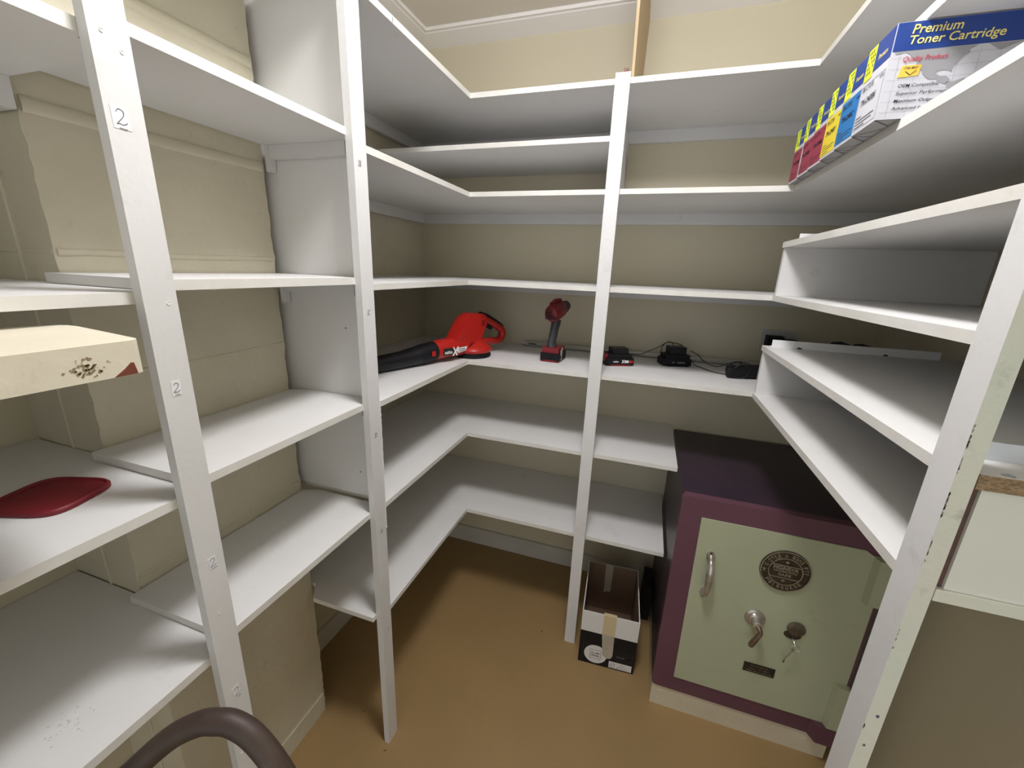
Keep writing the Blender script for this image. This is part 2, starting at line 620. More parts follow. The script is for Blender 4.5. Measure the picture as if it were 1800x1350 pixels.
# half-depth... shelf between fifth and top levels on the back run
t = thing('half_shelf', 'short white intermediate shelf between the two highest back shelves', 'shelf')
bm = bmesh.new()
fs = prism(bm, [(.022, -.004), (.940, -.004), (.940, -.30), (.932, -.30), (.932, -.435), (.022, -.435)], 1.951, 1.967)
for f in fs[2:]:
    f.material_index = 1
obj('shelf_board', bm, [WHITE2, EDGE], t, bevel=.0012)
bm = bmesh.new()
prism(bm, [(-.32, 1.809), (-.03, 1.809), (-.03, 1.90), (-.0195, 1.96), (-.0195, 2.02), (-.04, 2.05), (-.25, 2.05), (-.32, 1.945)], .9405, .9565,
      Matrix(((0, 0, 1, 0), (1, 0, 0, 0), (0, 1, 0, 0), (0, 0, 0, 1))))
obj('end_panel', bm, WHITE, t, bevel=.001)
bm = bmesh.new()
Mp = frame((.9566, -.045, 1.955), (0, 1, 0), (0, 0, 1))
flat(bm, [(-.020, -.065), (-.012, -.065), (.008, .045), (.000, .045)], Mp)
flat(bm, [(-.075, .045), (-.07, .05), (.012, -.028), (.008, -.032)], Mp)
obj('cross_slot', bm, DARKWOOD, t)

# shelves between the two left-hand posts, resting on the boards nearer the camera
mid_lab = {
    5: 'upper white shelf between the two left posts, seen from below',
    4: 'white shelf between the left posts at eye level, seen edge on',
    3: 'white shelf between the left posts, third one up from its bottom shelf',
    2: 'lowest white shelf between the two left posts'}
zm = {5: 1.8327, 4: 1.5168, 3: 1.1993, 2: .8793}
mid_lab[3] = 'white shelf between the left posts, just above the lowest one there'
for k, z in zm.items():
    cl = [(.1875, .41, -1.046, -1.0285, z - T - .03, z - T - .0003), (.1735, .187, -1.0465, -1.0285, z - T - .058, z - T - .0003)] if k > 2 else []
    board('shelf', [(.1745, -1.0475), (.1745, -1.497), (.4395, -1.497), (.4395, -1.0285), (.22, -1.0285)], z, mid_lab[k], cleats=cl)
board('shelf', [(.1745, -1.0475), (.1745, -1.475), (.4395, -1.475), (.4395, -1.0285), (.22, -1.0285)], 2.128,
      'white shelf at the very top between the two left posts, barely in frame')
near_lab = {
    5: 'uppermost white shelf at the far left edge, seen from below',
    4: 'white shelf at far left just above the thick cream board end',
    3: 'white shelf at far left carrying the red lid',
    2: 'lowest white shelf at far left, with dark scuffs, behind the brown tube'}
for k, z in zm.items():
    zt = z - T - .0006
    if k == 5:
        zt = 1.812
    o = board('shelf', [(-.038, -1.4785), (-.085, -3.1), (.4395, -3.1), (.4395, -1.5245), (.425, -1.5245), (.425, -1.4785)], zt, near_lab[k], t=.016)
    if k == 5:
        obj('cleat', B(-.03, .175, -1.497, -1.4795, 1.753, 1.7955), WHITE, o, bevel=.004)
    if k == 2:
        bm = bmesh.new()
        r2 = random.Random(5)
        for q in range(34):
            x, y = .345 + r2.gauss(0, .014), -1.676 + r2.gauss(0, .014)
            a = r2.uniform(-.5, .5) + 1.2
            l, w = r2.uniform(.0004, .0024), r2.uniform(.0002, .0007)
            dx, dy = math.cos(a) * l, math.sin(a) * l
            flat(bm, [(x - dx, y - dy), (x + w, y - w), (x + dx, y + dy), (x - w, y + w)], Matrix.Translation((0, 0, zt)), .0004)
        obj('scuff', bm, SCUFF, o)

# grey white partition panel behind the numbered post
t = thing('partition_panel', 'tall white partition panel closing the bay between the left posts', 'panel')
obj('panel', B(.12, .4373, -1.0265, -1.0115, .896, 2.50), WHITE2, t)
for z0, z1 in ((.881, 1.182), (1.2005, 1.50), (1.518, 1.816), (1.834, 2.111), (2.129, 2.50)):
    obj('batten', B(.419, .4375, -1.0455, -1.0268, z0 if z0 > .89 else .8805, z1), WHITE, t, bevel=.001)
for x, z in ((.41, 1.35), (.416, 1.30), (.413, 1.25), (.40, .97), (.375, .97), (.36, 1.385)):
    bm = bmesh.new()
    lathe(bm, [(.0022, 0), (.0022, .0005)], 8, frame((x, -1.0267, z), (1, 0, 0), (0, 0, 1)))
    obj('screw_hole', bm, INK, t)


# posts
def sticker2(par, y, z, w, h, rot=0, s=1.0):
    Mp = frame((.45725, y, z), (0, 1, .02 + rot), (0, -.02 - rot, 1))
    s_ = obj('sticker', thin(rect(-w / 2, w / 2, -h / 2, h / 2), Mp, .0003), STICK, par)
    bm = bmesh.new()
    k = .0125 * s
    ribbon(bm, [(-.35 * k, .45 * k), (-.1 * k, .75 * k), (.28 * k, .6 * k), (.22 * k, .15 * k), (-.3 * k, -.45 * k),
                (-.42 * k, -.62 * k), (-.2 * k, -.55 * k), (.1 * k, -.62 * k), (.5 * k, -.4 * k)], .0008, Mp)
    ribbon(bm, [(-.3 * k, -.95 * k), (.4 * k, -1.0 * k)], .0007, Mp)
    obj('handwritten_number', bm, INK, s_)


t = thing('shelf_post', 'wide white post on the left with four stickers numbered 2', 'post', (0, 0, 0))
obj('post', B(.440, .457, -1.5305, -1.4873, 0, HC - .002), WHITE, t, bevel=.0015)
sticker2(t, -1.5145, 1.713, .019, .026)
sticker2(t, -1.511, 1.362, .013, .024, -.05, .8)
sticker2(t, -1.507, 1.052, .014, .022, .06, .9)
sticker2(t, -1.508, .765, .014, .028, .1, 1.0)
for y, z in ((-1.517, 1.803), (-1.499, 1.788), (-1.50, 1.485), (-1.512, .95), (-1.50, .70), (-1.52, .62)):
    bm = bmesh.new()
    lathe(bm, [(.0025, 0), (.0022, .0008), (.001, .0003)], 10, frame((.4571, y, z), (0, 1, 0), (0, 0, 1)))
    obj('nail_dimple', bm, EDGE, t)

t = thing('shelf_post', 'slim white post in the middle left with small pencil codes like 3B and 3C', 'post', (0, 0, 0))
bm = bmesh.new()
box(bm, .438, .457, -1.0772, -1.0318, 0, HC - .002)
for f in [f for f in bm.faces]:
    pass
obj('post', bm, WHITE, t, bevel=.0015)
for s, y, z in (('3B', -1.060, 1.758), ('3C', -1.058, 1.428), ('3D', -1.058, 1.103), ('3K', -1.056, .805), ('2', -1.048, .45)):
    obj('pencil_mark', text_bm(s, .011 if len(s) > 1 else .006, .013, frame((.4571, y - .004, z), (0, 1, 0), (0, 0, 1)), shear=.25, lift=.0004), INK, t)
bm = bmesh.new()
r3 = random.Random(9)
for q in range(70):     # torn paint along the back arris
    z = 1.19 - q * .0055
    prism(bm, rect(-.0006, .0022 + r3.uniform(0, .0022), z - .0024, z + .0024), 0, .0011, frame((.4566, -1.0322, 0), (0, 1, 0), (0, 0, 1)))
obj('ragged_paint', bm, STICK, t)

t = thing('shelf_post', 'white post in the centre standing before the back shelves, beside the carton', 'post', (0, 0, 0))
obj('post', B(.9335, .977, -.4795, -.4618, 0, 2.1195), WHITE, t, bevel=.0015)
for x, z in ((.950, 2.03), (.944, 1.878)):
    bm = bmesh.new()
    lathe(bm, [(.0032, 0), (.003, .0008), (.0018, .0004)], 12, frame((x, -.4796, z), (1, 0, 0), (0, 0, 1)))
    obj('nail_dimple', bm, EDGE, t)

t = thing('shelf_post', 'broad white post on the right with a greenish side and chipped paint', 'post', (0, 0, 0))
bm = bmesh.new()
F = box(bm, 1.457, 1.4765, -1.3545, -1.3108, 0, HC - .002)
F[2].material_index = 1
obj('post', bm, [WHITE, GREENW], t, bevel=.0012)
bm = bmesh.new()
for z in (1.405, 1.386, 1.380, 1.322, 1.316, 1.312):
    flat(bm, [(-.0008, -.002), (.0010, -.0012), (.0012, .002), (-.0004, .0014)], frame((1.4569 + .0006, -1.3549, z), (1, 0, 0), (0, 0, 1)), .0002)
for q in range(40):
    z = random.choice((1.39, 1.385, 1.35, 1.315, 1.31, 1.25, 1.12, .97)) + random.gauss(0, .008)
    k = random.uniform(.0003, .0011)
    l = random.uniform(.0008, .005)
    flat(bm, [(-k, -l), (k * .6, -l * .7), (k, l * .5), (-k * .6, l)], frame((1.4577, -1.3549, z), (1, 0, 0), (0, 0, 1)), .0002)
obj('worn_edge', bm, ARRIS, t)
for x, z, s in ((1.468, .985, 1.6), (1.465, .93, 1.3)):
    bm = bmesh.new()
    flat(bm, [(s * .0012 * math.cos(a), s * .0016 * math.sin(a)) for a in [i * PI / 5 for i in range(10)]], frame((x, -1.3549, z), (1, 0, 0), (0, 0, 1)), .0003)
    obj('paint_chip', bm, INK, t)

# pine brace and block at the ceiling
Mx = Matrix(((0, 0, 1, 0), (1, 0, 0, 0), (0, 1, 0, 0), (0, 0, 0, 1)))
bm = bmesh.new()
prism(bm, [(-.499, 2.1125), (-.4, 2.1125), (-.052, 2.27), (-.019, 2.466), (-.1, 2.492), (-.1, HC - .001), (-.64, HC - .001), (-.595, 2.231)][0:0] or
      [(-.455, 2.1125), (-.075, 2.1125), (-.060, 2.27), (-.019, 2.466), (-.09, 2.495), (-.09, HC - .001), (-.565, HC - .001)], .977, .985, Mx)
tag(obj('timber_brace', bm, PINE, bevel=.001), 'unpainted pine board running from the top shelf up to the ceiling', 'timber')
bm = bmesh.new()
box(bm, .9545, .9665, -.462, -.38, 2.1123, 2.136)
tag(obj('timber_block', bm, DARKWOOD, bevel=.003), 'small broken dark wood block at the top of the centre post', 'block')

# ================================================================== safe
S = thing('safe', 'old dark purple and maroon safe with a pale green door', 'safe', (1.284, -.63, 0))
W = .565
obj('cabinet', B(.001, W - .001, .028, .61, .094, .875), DKPURP, S, bevel=.006, seg=2)
bm = bmesh.new()
r = .016
pts = []
for cx, cz, a0 in ((W - r, .877 - r, 0), (r, .877 - r, 90), (r, .093 + r, 180), (W - r, .093 + r, 270)):
    for k in range(6):
        a = math.radians(a0 + k * 18)
        pts.append((cx + r * math.cos(a), cz + r * math.sin(a)))
prism(bm, pts, -.03, 0, frame((0, 0, 0), (1, 0, 0), (0, 0, 1)))
obj('front_frame', bm, MAROON, S, bevel=.002, smooth=True)
D = obj('door', None or (lambda b: (prism(b, [(.069, .158), (.556, .158), (.556, .798), (.520, .799), (.500, .812), (.064, .812)], 0, .004,
                                         frame((0, -.0002, 0), (1, 0, 0), (0, 0, 1))), b)[1])(bmesh.new()), PALEGREEN, S, bevel=.001)
bm = bmesh.new()
box(bm, .003, W - .003, .004, .60, 0, .0925)
pl = obj('plinth', bm, PLINTH, S, bevel=.0015)
for x, z in ((.03, .065), (.03, .03), (.27, .045), (.27, .02), (.50, .06)):
    bm = bmesh.new()
    lathe(bm, [(.004, 0), (.003, .0012), (.001, .0006)], 10, frame((x, .0039, z), (1, 0, 0), (0, 0, 1)))
    obj('nail_head', bm, PLINTH, pl)
# oval name plate
MP = frame((.318, -.0045, .689), (1, 0, 0), (0, 0, 1))
RX, RY = .069, .071
bm = bmesh.new()
lathe(bm, [(1.0, 0), (1.0, .0045), (.985, .006), (.93, .006), (.92, .0035), (.0, .0035)], 64, MP @ Matrix.Diagonal((RX, RY, 1, 1)))
plate = obj('name_plate', bm, BRASSD, S, smooth=True)
bm = bmesh.new()
for rr, w in ((.965, .025), (.655, .022)):
    prev = None
    for k in range(65):
        a = 2 * PI * k / 64
        q = [bm.verts.new(MP @ Vector(((rr + s * w) * RX * math.cos(a), (rr + s * w) * RY * math.sin(a), .0064))) for s in (-1, 1)]
        if prev:
            bm.faces.new((prev[0], prev[1], q[1], q[0]))
        prev = q
for yy in (.30, -.31):
    a = .56
    flat(bm, rect(-a * RX, a * RX, (yy - .022) * RY, (yy + .022) * RY), MP, .0064)
for sg in (1, -1):      # the two raised segments with a dot
    prism(bm, [(.0, sg * .4 * RY), (.006, sg * .46 * RY), (0, sg * .54 * RY), (-.006, sg * .46 * RY)][::1], .0035, .0062, MP)
obj('raised_ring', bm, BRASS, plate)
bms = [text_bm('PIONEER', .068, .0115, MP @ Matrix.Translation((0, .011, .003)), .02, 0, .003, center=True),
       text_bm('EXPLOSIVE PROOF', .064, .0065, MP @ Matrix.Translation((0, -.0005, .003)), .01, 0, .003, center=True),
       text_bm('SAFE', .034, .0085, MP @ Matrix.Translation((0, -.012, .003)), .02, 0, .003, center=True)]


def arc_text(s, a0, a1, rr, h, flip=False):
    n = len(s)
    for i, ch in enumerate(s):
        if ch == ' ':
            continue
        a = math.radians(a0 + (a1 - a0) * i / (n - 1))
        rot = a - PI / 2 + (PI if flip else 0)
        Mc = MP @ Matrix.Translation((rr * RX * math.cos(a), rr * RY * math.sin(a), .003)) @ Matrix.Rotation(rot, 4, 'Z')
        wch = {'I': .002, '.': .0016, '&': .009, 'M': .0095}.get(ch, .0072)
        hh = .0016 if ch == '.' else h
        bms.append(text_bm(ch, wch, hh, Mc, .02, 0, .003, center=True))


arc_text('M.G.DYKE & SONS PTY', 186, 8, .80, .0125)
arc_text('MELBOURNE', 222, 322, .80, .011, True)
obj('raised_lettering', merge(*bms), BRASS, plate)
# pull handle
hd = thing('x', '', '') if False else None
bm = bmesh.new()
for zc in (.683, .543):
    prism(bm, [(.013 * math.cos(a), .020 * math.sin(a)) for a in [2 * PI * i / 16 for i in range(16)]], 0, .004, frame((.110, -.0042, zc), (1, 0, 0), (0, 0, 1)))
tube(bm, [(.110, -.008, .687), (.110, -.018, .680), (.110, -.034, .668), (.110, -.042, .640), (.110, -.042, .595), (.110, -.034, .560), (.110, -.018, .546), (.110, -.008, .541)],
     [.008, .0085, .0095, .012, .010, .0085, .008, .0075], 12, smooth=4)
ph = obj('pull_handle', bm, CHROME, S, smooth=True)
for zc in (.695, .531):
    bm = bmesh.new()
    lathe(bm, [(.0042, 0), (.0035, .0012), (0, .0014)], 14, frame((.110, -.0082, zc), (1, 0, 0), (0, 0, 1)))
    obj('screw', bm, BRASSD, ph, smooth=True)
# turning lever
bm = bmesh.new()
lathe(bm, [(.030, 0), (.030, .003), (.026, .006), (.020, .0065), (.018, .010), (.013, .012), (.011, .022), (.012, .036), (.0, .040)], 32, frame((.270, -.0042, .494), (1, 0, 0), (0, 0, 1)))
lv = obj('lever_handle', bm, CHROME, S, smooth=True)
bm = bmesh.new()
tube(bm, [(.270, -.034, .495), (.277, -.042, .486), (.281, -.045, .474), (.275, -.046, .456), (.268, -.045, .436), (.263, -.044, .420), (.261, -.044, .414)],
     [.009, .0075, .007, .0075, .009, .0085, .004], 14, smooth=4)
g = obj('grip', bm, mat('worn_brown_metal', (.30, .23, .18), .32, (.20, .15, .11), 30, 1, metal=.8), lv, smooth=True)
# key escutcheon with swung cover and key
bm = bmesh.new()
prism(bm, [(.024 * math.cos(a), .015 * math.sin(a)) for a in [2 * PI * i / 24 for i in range(24)]], 0, .003, frame((.381, -.0042, .466), (1, 0, 0), (0, 0, 1)))
esc = obj('keyhole_plate', bm, BRASSD, S, smooth=True)
bm = bmesh.new()
lathe(bm, [(.0255, 0), (.0255, .0025), (.021, .0045), (.0, .005)], 28, frame((.386, -.0078, .492), (1, 0, 0), (0, 0, 1)))
obj('keyhole_cover', bm, mat('dull_brass', (.17, .14, .095), .45, (.10, .08, .055), 60, 1, metal=.5), esc, smooth=True)
bm = bmesh.new(); box(bm, .376, .384, -.0085, -.0072, .454, .472)
obj('keyhole', bm, BLACKPL, esc)
K = thing('key', 'small steel key on a ring hanging from the safe door lock', 'key', (1.284 + .382, -.63 - .012, .455))
bm = bmesh.new()
tube(bm, [(0, .004, .004), (.001, -.012, 0), (.003, -.018, -.008)], .0016, 8, smooth=3)
obj('key_in_lock', bm, STEEL, K, smooth=True)
bm = bmesh.new()
for dx in (0, .006):
    tube(bm, [(.003 + dx + .0095 * math.cos(a), -.018 + .003 * math.sin(a), -.016 + .0095 * math.sin(a)) for a in [2 * PI * i / 20 for i in range(20)]], .0009, 6, closed=True)
obj('key_ring', bm, STEEL, K, smooth=True)
bm = bmesh.new()
tube(bm, [(.001, -.018, -.024), (-.006, -.016, -.045), (-.014, -.013, -.070)], .0022, 8)
box(bm, -.0155, -.0115, -.0145, -.0125, -.080, -.066)
box(bm, -.017, -.012, -.0145, -.0130, -.085, -.076)
lathe(bm, [(.0045, -.0008), (.0045, .0008)], 12, frame((.001, -.018, -.023), (1, 0, 0), (0, 0, 1)))
obj('key_blade', bm, STEEL, K, smooth=True)
# small black data plate
bm = bmesh.new(); box(bm, .2705, .3625, -.0062, -.004, .278, .314)
dp = obj('data_plate', bm, BLACKPL, S)
bms = []
for i, (s, w) in enumerate((('PATENT APPLIED', .05), ('No. 4187', .06), ('MELBOURNE', .075))):
    bms.append(text_bm(s, w, .0052, frame((.3165, -.0064, .3065 - i * .0105), (1, 0, 0), (0, 0, 1)), center=True))
obj('plate_lettering', merge(*bms), BRASS, dp)
# hinges on the right edge of the door
for z0, z1 in ((.645, .797), (.161, .330)):
    bm = bmesh.new()
    prism(bm, [(.522, 0), (.530, .020), (.562, .020), (.562, 0)], z0, z1, Matrix(((1, 0, 0, 0), (0, -1, 0, -.0043), (0, 0, 1, 0), (0, 0, 0, 1))))
    obj('hinge', bm, PALEGREEN, S, bevel=.002)
bm = bmesh.new()
prism(bm, [(.495, 0), (.510, .026), (.566, .026), (.566, 0)], .092, .158, Matrix(((1, 0, 0, 0), (0, -1, 0, -.0005), (0, 0, 1, 0), (0, 0, 0, 1))))
obj('hinge_block', bm, MAROON, S, bevel=.003)

# ================================================================== open paper carton
C = thing('paper_carton', 'open black and white paper carton on the floor beside the safe', 'box', (1.004, -.551, 0), math.radians(3.2))
cw, cd, ch, th = .220, .302, .255, .004


def panel(name, x0, x1, y0, y1, outer):     # a side whose outer face is black below and white above
    bm = bmesh.new()
    for z0, z1, mi in ((0, .160, 1), (.160, ch, 2)):
        F = box(bm, x0, x1, y0, y1, z0, z1, 0)
        F[outer].material_index = mi
        if z1 == ch:
            F[5].material_index = 2
    return obj(name, bm, [CARDIN, CARTK, CARTW], C)


front = panel('front_side', 0, cw, 0, th, 2)
panel('back_side', 0, cw, cd - th, cd, 3)
panel('left_side', 0, th, th, cd - th, 0)
panel('right_side', cw - th, cw, th, cd - th, 1)
obj('base', B(th, cw - th, th, cd - th, .001, .006), CARDIN, C)
MF = frame((0, -.0004, 0), (1, 0, 0), (0, 0, 1))
lab = obj('round_label', thin([(.067 + .045 * math.cos(a), .054 + .045 * math.sin(a)) for a in [2 * PI * i / 32 for i in range(32)]], MF, .0004), CARTW, front)
bm = bmesh.new()
for a in (rect(.045, .089, .032, .0332), rect(.045, .089, .0748, .076), rect(.045, .0462, .032, .076), rect(.0878, .089, .032, .076)):
    flat(bm, a, MF, .0009)
obj('label_print', merge(bm, text_bm('5 x 500', .032, .0085, frame((.067, -.0004, .0600), (1, 0, 0), (0, 0, 1)), .02, lift=.001, center=True),
                         text_bm('Sheets', .032, .0085, frame((.067, -.0004, .0480), (1, 0, 0), (0, 0, 1)), .02, lift=.001, center=True)), PRINTK, lab)
lab = obj('certificate_label', thin(rect(.123, .212, .006, .038), MF, .0004), CARTW, front)
bm = bmesh.new()
for a in ((.126, .022, .131, .017), (.131, .017, .136, .030), (.136, .030, .144, .030), (.144, .030, .147, .024), (.147, .024, .139, .020)):
    x0, z0, x1, z1 = a
    ribbon(bm, [(x0, z0), (x1, z1)], .0014, MF, .0009)
obj('label_print', merge(bm, text_bm('FSC', .018, .005, frame((.127, -.0004, .009), (1, 0, 0), (0, 0, 1)), lift=.001),
                         text_bm('MIX', .018, .003, frame((.168, -.0004, .027), (1, 0, 0), (0, 0, 1)), lift=.001),
                         text_bm('Paper from', .036, .003, frame((.158, -.0004, .021), (1, 0, 0), (0, 0, 1)), lift=.001),
                         text_bm('responsible sources', .044, .003, frame((.154, -.0004, .015), (1, 0, 0), (0, 0, 1)), lift=.001),
                         text_bm('FSC C000000'[:3], .044, .003, frame((.154, -.0004, .009), (1, 0, 0), (0, 0, 1)), lift=.001)), PRINTK, lab)
bm = bmesh.new()
for a in (rect(.018, .092, .098, .099), rect(.134, .212, .092, .0928), rect(.145, .205, .082, .0825), rect(.145, .205, .0765, .077), rect(.148, .182, .064, .071),
          rect(.145, .205, .058, .0585), rect(.148, .212, .052, .0525), rect(.145, .205, .044, .0445), rect(.210, .2108, .040, .092), rect(.015, .0158, .02, .098)):
    flat(bm, a, MF, .0005)
obj('fine_print', bm, GREYP, front)
bm = bmesh.new()
box(bm, .084, .133, -.0011, -.0004, .163, ch + .0006)
box(bm, .084, .133, -.0004, .012, ch + .0004, ch + .0011)
obj('yellowed_tape', bm, TAPEY, C)
bm = bmesh.new()
prism(bm, [(.084, .163), (.132, .163), (.134, .066), (.127, .050), (.113, .046), (.104, .053), (.094, .060)], 0, .0006, MF)
obj('tape', bm, TAPE, C)
bm = bmesh.new()
prism(bm, [(.078, ch), (.112, ch), (.110, .115), (.103, .108), (.094, .112), (.080, .10)], 0, .0006, frame((0, cd - th - .0003, 0), (1, 0, 0), (0, 0, 1)))
obj('tape', bm, TAPE, C)
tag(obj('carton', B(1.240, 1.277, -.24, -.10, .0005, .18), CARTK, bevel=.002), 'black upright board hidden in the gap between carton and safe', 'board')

# ================================================================== toner boxes
YB = [-.464, -.549, -.640, -.731, -.818, -.907, -.997]
XF = [1.441, 1.437, 1.434, 1.430, 1.427, 1.424]
TH = .1330
cols = [('magenta', TONM, 'TN-240M'), ('magenta', TONM, 'TN-240M'), ('magenta', TONM, 'TN-240M'), ('yellow', TONY, 'TN-240Y'), ('blue', TONC, 'TN-240C'), ('white', TONW, 'TN-240BK')]
tl = ['farthest toner box with a magenta panel, at the inner corner of the shelf',
      'second toner box from the far corner, magenta with a white edge stripe',
      'magenta toner box standing directly behind the yellow one',
      'toner box with a bright yellow panel',
      'toner box with a bright blue panel, between yellow and white',
      'nearest toner box, white panel, showing its large Premium Toner Cartridge side']
TZ = Z[4] + .0003
# widths along y: the row has six boxes
for i in range(6):
    y1, y0 = YB[i] - .0005, YB[i + 1] + .0005
    w = y1 - y0
    t = thing('toner_box', tl[i], 'box', (XF[i], y1, TZ), 0, 'toner boxes on the right shelf')
    depth = .335
    bm = bmesh.new()
    F = box(bm, 0, depth, -w, 0, 0, TH)
    F[4].material_index = 1
    obj('box_body', bm, [TONW, TONG], t, bevel=.0008)
    M1 = frame((-.0001, 0, 0), (0, -1, 0), (0, 0, 1))       # spine face: x runs towards the camera
    obj('blue_band', merge(thin(rect(.0008, w - .0008, .0895, TH - .0008), M1, .0004)), TONB, t)
    if cols[i][0] != 'white':
        pn = obj('colour_panel', thin(rect(.001 if i != 1 else .012, w - (.002 if i else .008), .005, .0795), M1, .0004), cols[i][1], t)
    else:
        bm = bmesh.new()
        for a in (rect(.004, w - .005, .006, .0066), rect(.004, w - .005, .0745, .0751), rect(.004, .0046, .006, .0751), rect(w - .0056, w - .005, .006, .0751)):
            flat(bm, a, M1, .0005)
        pn = obj('panel_outline', bm, PRINTK, t)

    def mt(x, z):
        return frame((-.0007, -x, z), (0, -1, 0), (0, 0, 1))
    bms = [text_bm('BK-CT218', w * .42, .0075, mt(w * .12, .0655), .01, .2),
           text_bm(cols[i][2], w * .60, .0095, mt(w * .16, .0425), .02, .2),
           text_bm('400', w * .16, .005, mt(w * .76, .067), .0)]
    for k in range(4):
        bm = bmesh.new()
        flat(bm, rect(w * .08, w * (.30, .82, .75, .50)[k], .0245 - k * .0052, .0258 - k * .0052), mt(0, 0), .0)
        bms.append(bm)
    obj('panel_print', merge(*bms), PRINTK, t)
    obj('band_print', text_bm('Premium', w * .34, .008, mt(w * .52, .101), .01, .2), GOLDT, t)
    st = obj('price_sticker', thin(rect(.002, .031, .083, .1315), frame((-.0005, 0, 0), (0, -1, 0), (0, 0, 1)), .0003), FLUO, t)
    bms = []
    for r_ in range(4):
        for c_ in range(5):
            bm = bmesh.new()
            flat(bm, rect(.006 + r_ * .0065, .0095 + r_ * .0065, .0915 + c_ * .0078, .0965 + c_ * .0078), frame((-.0010, 0, 0), (0, -1, 0), (0, 0, 1)), .0)
            bms.append(bm) if (r_ + c_ + i) % 4 else bm.free()
    obj('sticker_print', merge(*bms), PRINTK, st)
    # folded flaps seen from below
    for ln in ([(.0, -.001), (.032, -w * .45)], [(.0, -w + .001), (.032, -w * .62)], [(.001, -w + .0006), (.04, -w + .0006)]):
        bm = bmesh.new()
        ribbon(bm, ln, .0015, Matrix.Translation((0, 0, -.0001)), -.0004)
        obj('flap_line', bm, PRINTK, t)
    if i == 5:
        MS = frame((0, -w - .0001, 0), (1, 0, 0), (0, 0, 1))
        b_ = obj('blue_header', thin(rect(.001, depth - .001, .0945, TH - .0006), MS, .0004), TONB, t)

        def ms(x, z):
            return frame((x, -w - .0006, z), (1, 0, 0), (0, 0, 1))
        obj('header_lettering', merge(text_bm('Premium', .062, .0125, ms(.0205, .116), .012, .15),
                                      text_bm('Toner Cartridge', .116, .0155, ms(.0195, .0985), .012, .15)), GOLDT, t)
        # grey world map
        bm = bmesh.new()
        land = [(.004, .0935), (.006, .0905), (.018, .0925), (.024, .090), (.030, .083), (.036, .078), (.038, .068), (.045, .0665), (.047, .061),
                (.056, .053), (.066, .0525), (.072, .0475), (.080, .044), (.0845, .050), (.078, .056), (.070, .056), (.063, .061), (.068, .064),
                (.076, .064), (.083, .061), (.0835, .068), (.088, .073), (.093, .080), (.100, .084), (.099, .088), (.108, .0935)]
        flat(bm, land, MS, .0005)
        land = [(.080, .047), (.090, .0475), (.100, .051), (.113, .048), (.128, .037), (.122, .020), (.110, .010), (.104, -.0 + .004), (.098, .012), (.092, .030), (.082, .040)]
        flat(bm, land, MS, .0005)
        land = [(.120, .0935), (.135, .084), (.150, .090), (.16, .0935)]
        flat(bm, land, MS, .0005)
        obj('map_print', bm, MAPG, t)
        bm = bmesh.new()
        for k in range(12):
            flat(bm, rect(.012 + k * .025, .0123 + k * .025, .002, .092), MS, .0004)
        for k in range(6):
            flat(bm, rect(.002, .33, .010 + k * .015, .0103 + k * .015), MS, .0004)
        obj('grid_print', bm, MAPG, t)
        obj('red_lettering', text_bm('Quality Product', .056, .0095, ms(.0175, .077), .01, .15), REDT, t)
        g = obj('gold_badge', thin([(.0155, .058), (.042, .0595), (.0435, .074), (.019, .074)], MS, .0007), GOLDB, t)
        bm = bmesh.new()
        ribbon(bm, [(.024, .066), (.031, .0605)], .0009, MS, .0012)
        ribbon(bm, [(.031, .0605), (.038, .0665)], .0009, MS, .0012)
        obj('badge_print', merge(bm, text_bm('CYBER-SMART', .018, .003, frame((.0215, -w - .0004, .0690), (1, 0, 0), (0, 0, 1)), .01, lift=.0009)), PRINTK, g)
        bms = []
        for k, s in enumerate(('OEM Compatible', 'Superior Performance', 'Maximum Output', 'Advanced Image')):
            bms.append(text_bm(s, (.052, .072, .055, .053)[k], .0062, ms(.0195 - k * .0006, .0425 - k * .0105), .006, .2))
        obj('feature_lettering', merge(*bms), PRINTK, t)

# ================================================================== power tools and chargers
SZ = Z[2]
# leaf blower, local frame: x along the nozzle, y sideways, z up
an = math.atan2(-.93, -.37)
BL = thing('leaf_blower', 'red and black cordless leaf blower lying on the corner shelf', 'blower', (.43, -.38, SZ + .0004), an)
bm = bmesh.new()
tube(bm, [(.60, 0, .027), (.45, 0, .029), (.34, 0, .032), (.268, 0, .038)], [.0255, .0275, .0300, .0345], 24)
nz = obj('nozzle', bm, BLK, BL, smooth=True)
bm = bmesh.new()
tube(bm, [(.275, 0, .038), (.262, 0, .039), (.250, 0, .040), (.200, 0, .045), (.192, 0, .046)], [.0335, .0355, .036, .037, .0365], 24)
cl = obj('collar', bm, BLKS, BL, smooth=True)
Mb = frame((.222, -.0372, .044), (-1, 0, 0), (0, 0, 1))
# the side seen by the camera is +y in this frame
SIDE = 1
Mb = frame((.222, .0365 * SIDE, .044), (-1, 0, 0), (0, 0, 1))
bt = obj('release_button', (lambda b: (prism(b, rect(-.008, .008, -.009, .009), 0, .0022, Mb), b)[1])(bmesh.new()), RED, cl, bevel=.0008)
bm = bmesh.new()
tube(bm, [(.200, 0, .045), (.15, 0, .049), (.10, 0, .050), (.05, 0, .048), (.0, 0, .045)], [.0365, .0375, .037, .036, .034], 24, smooth=2)
obj('duct', bm, RED, BL, smooth=True)
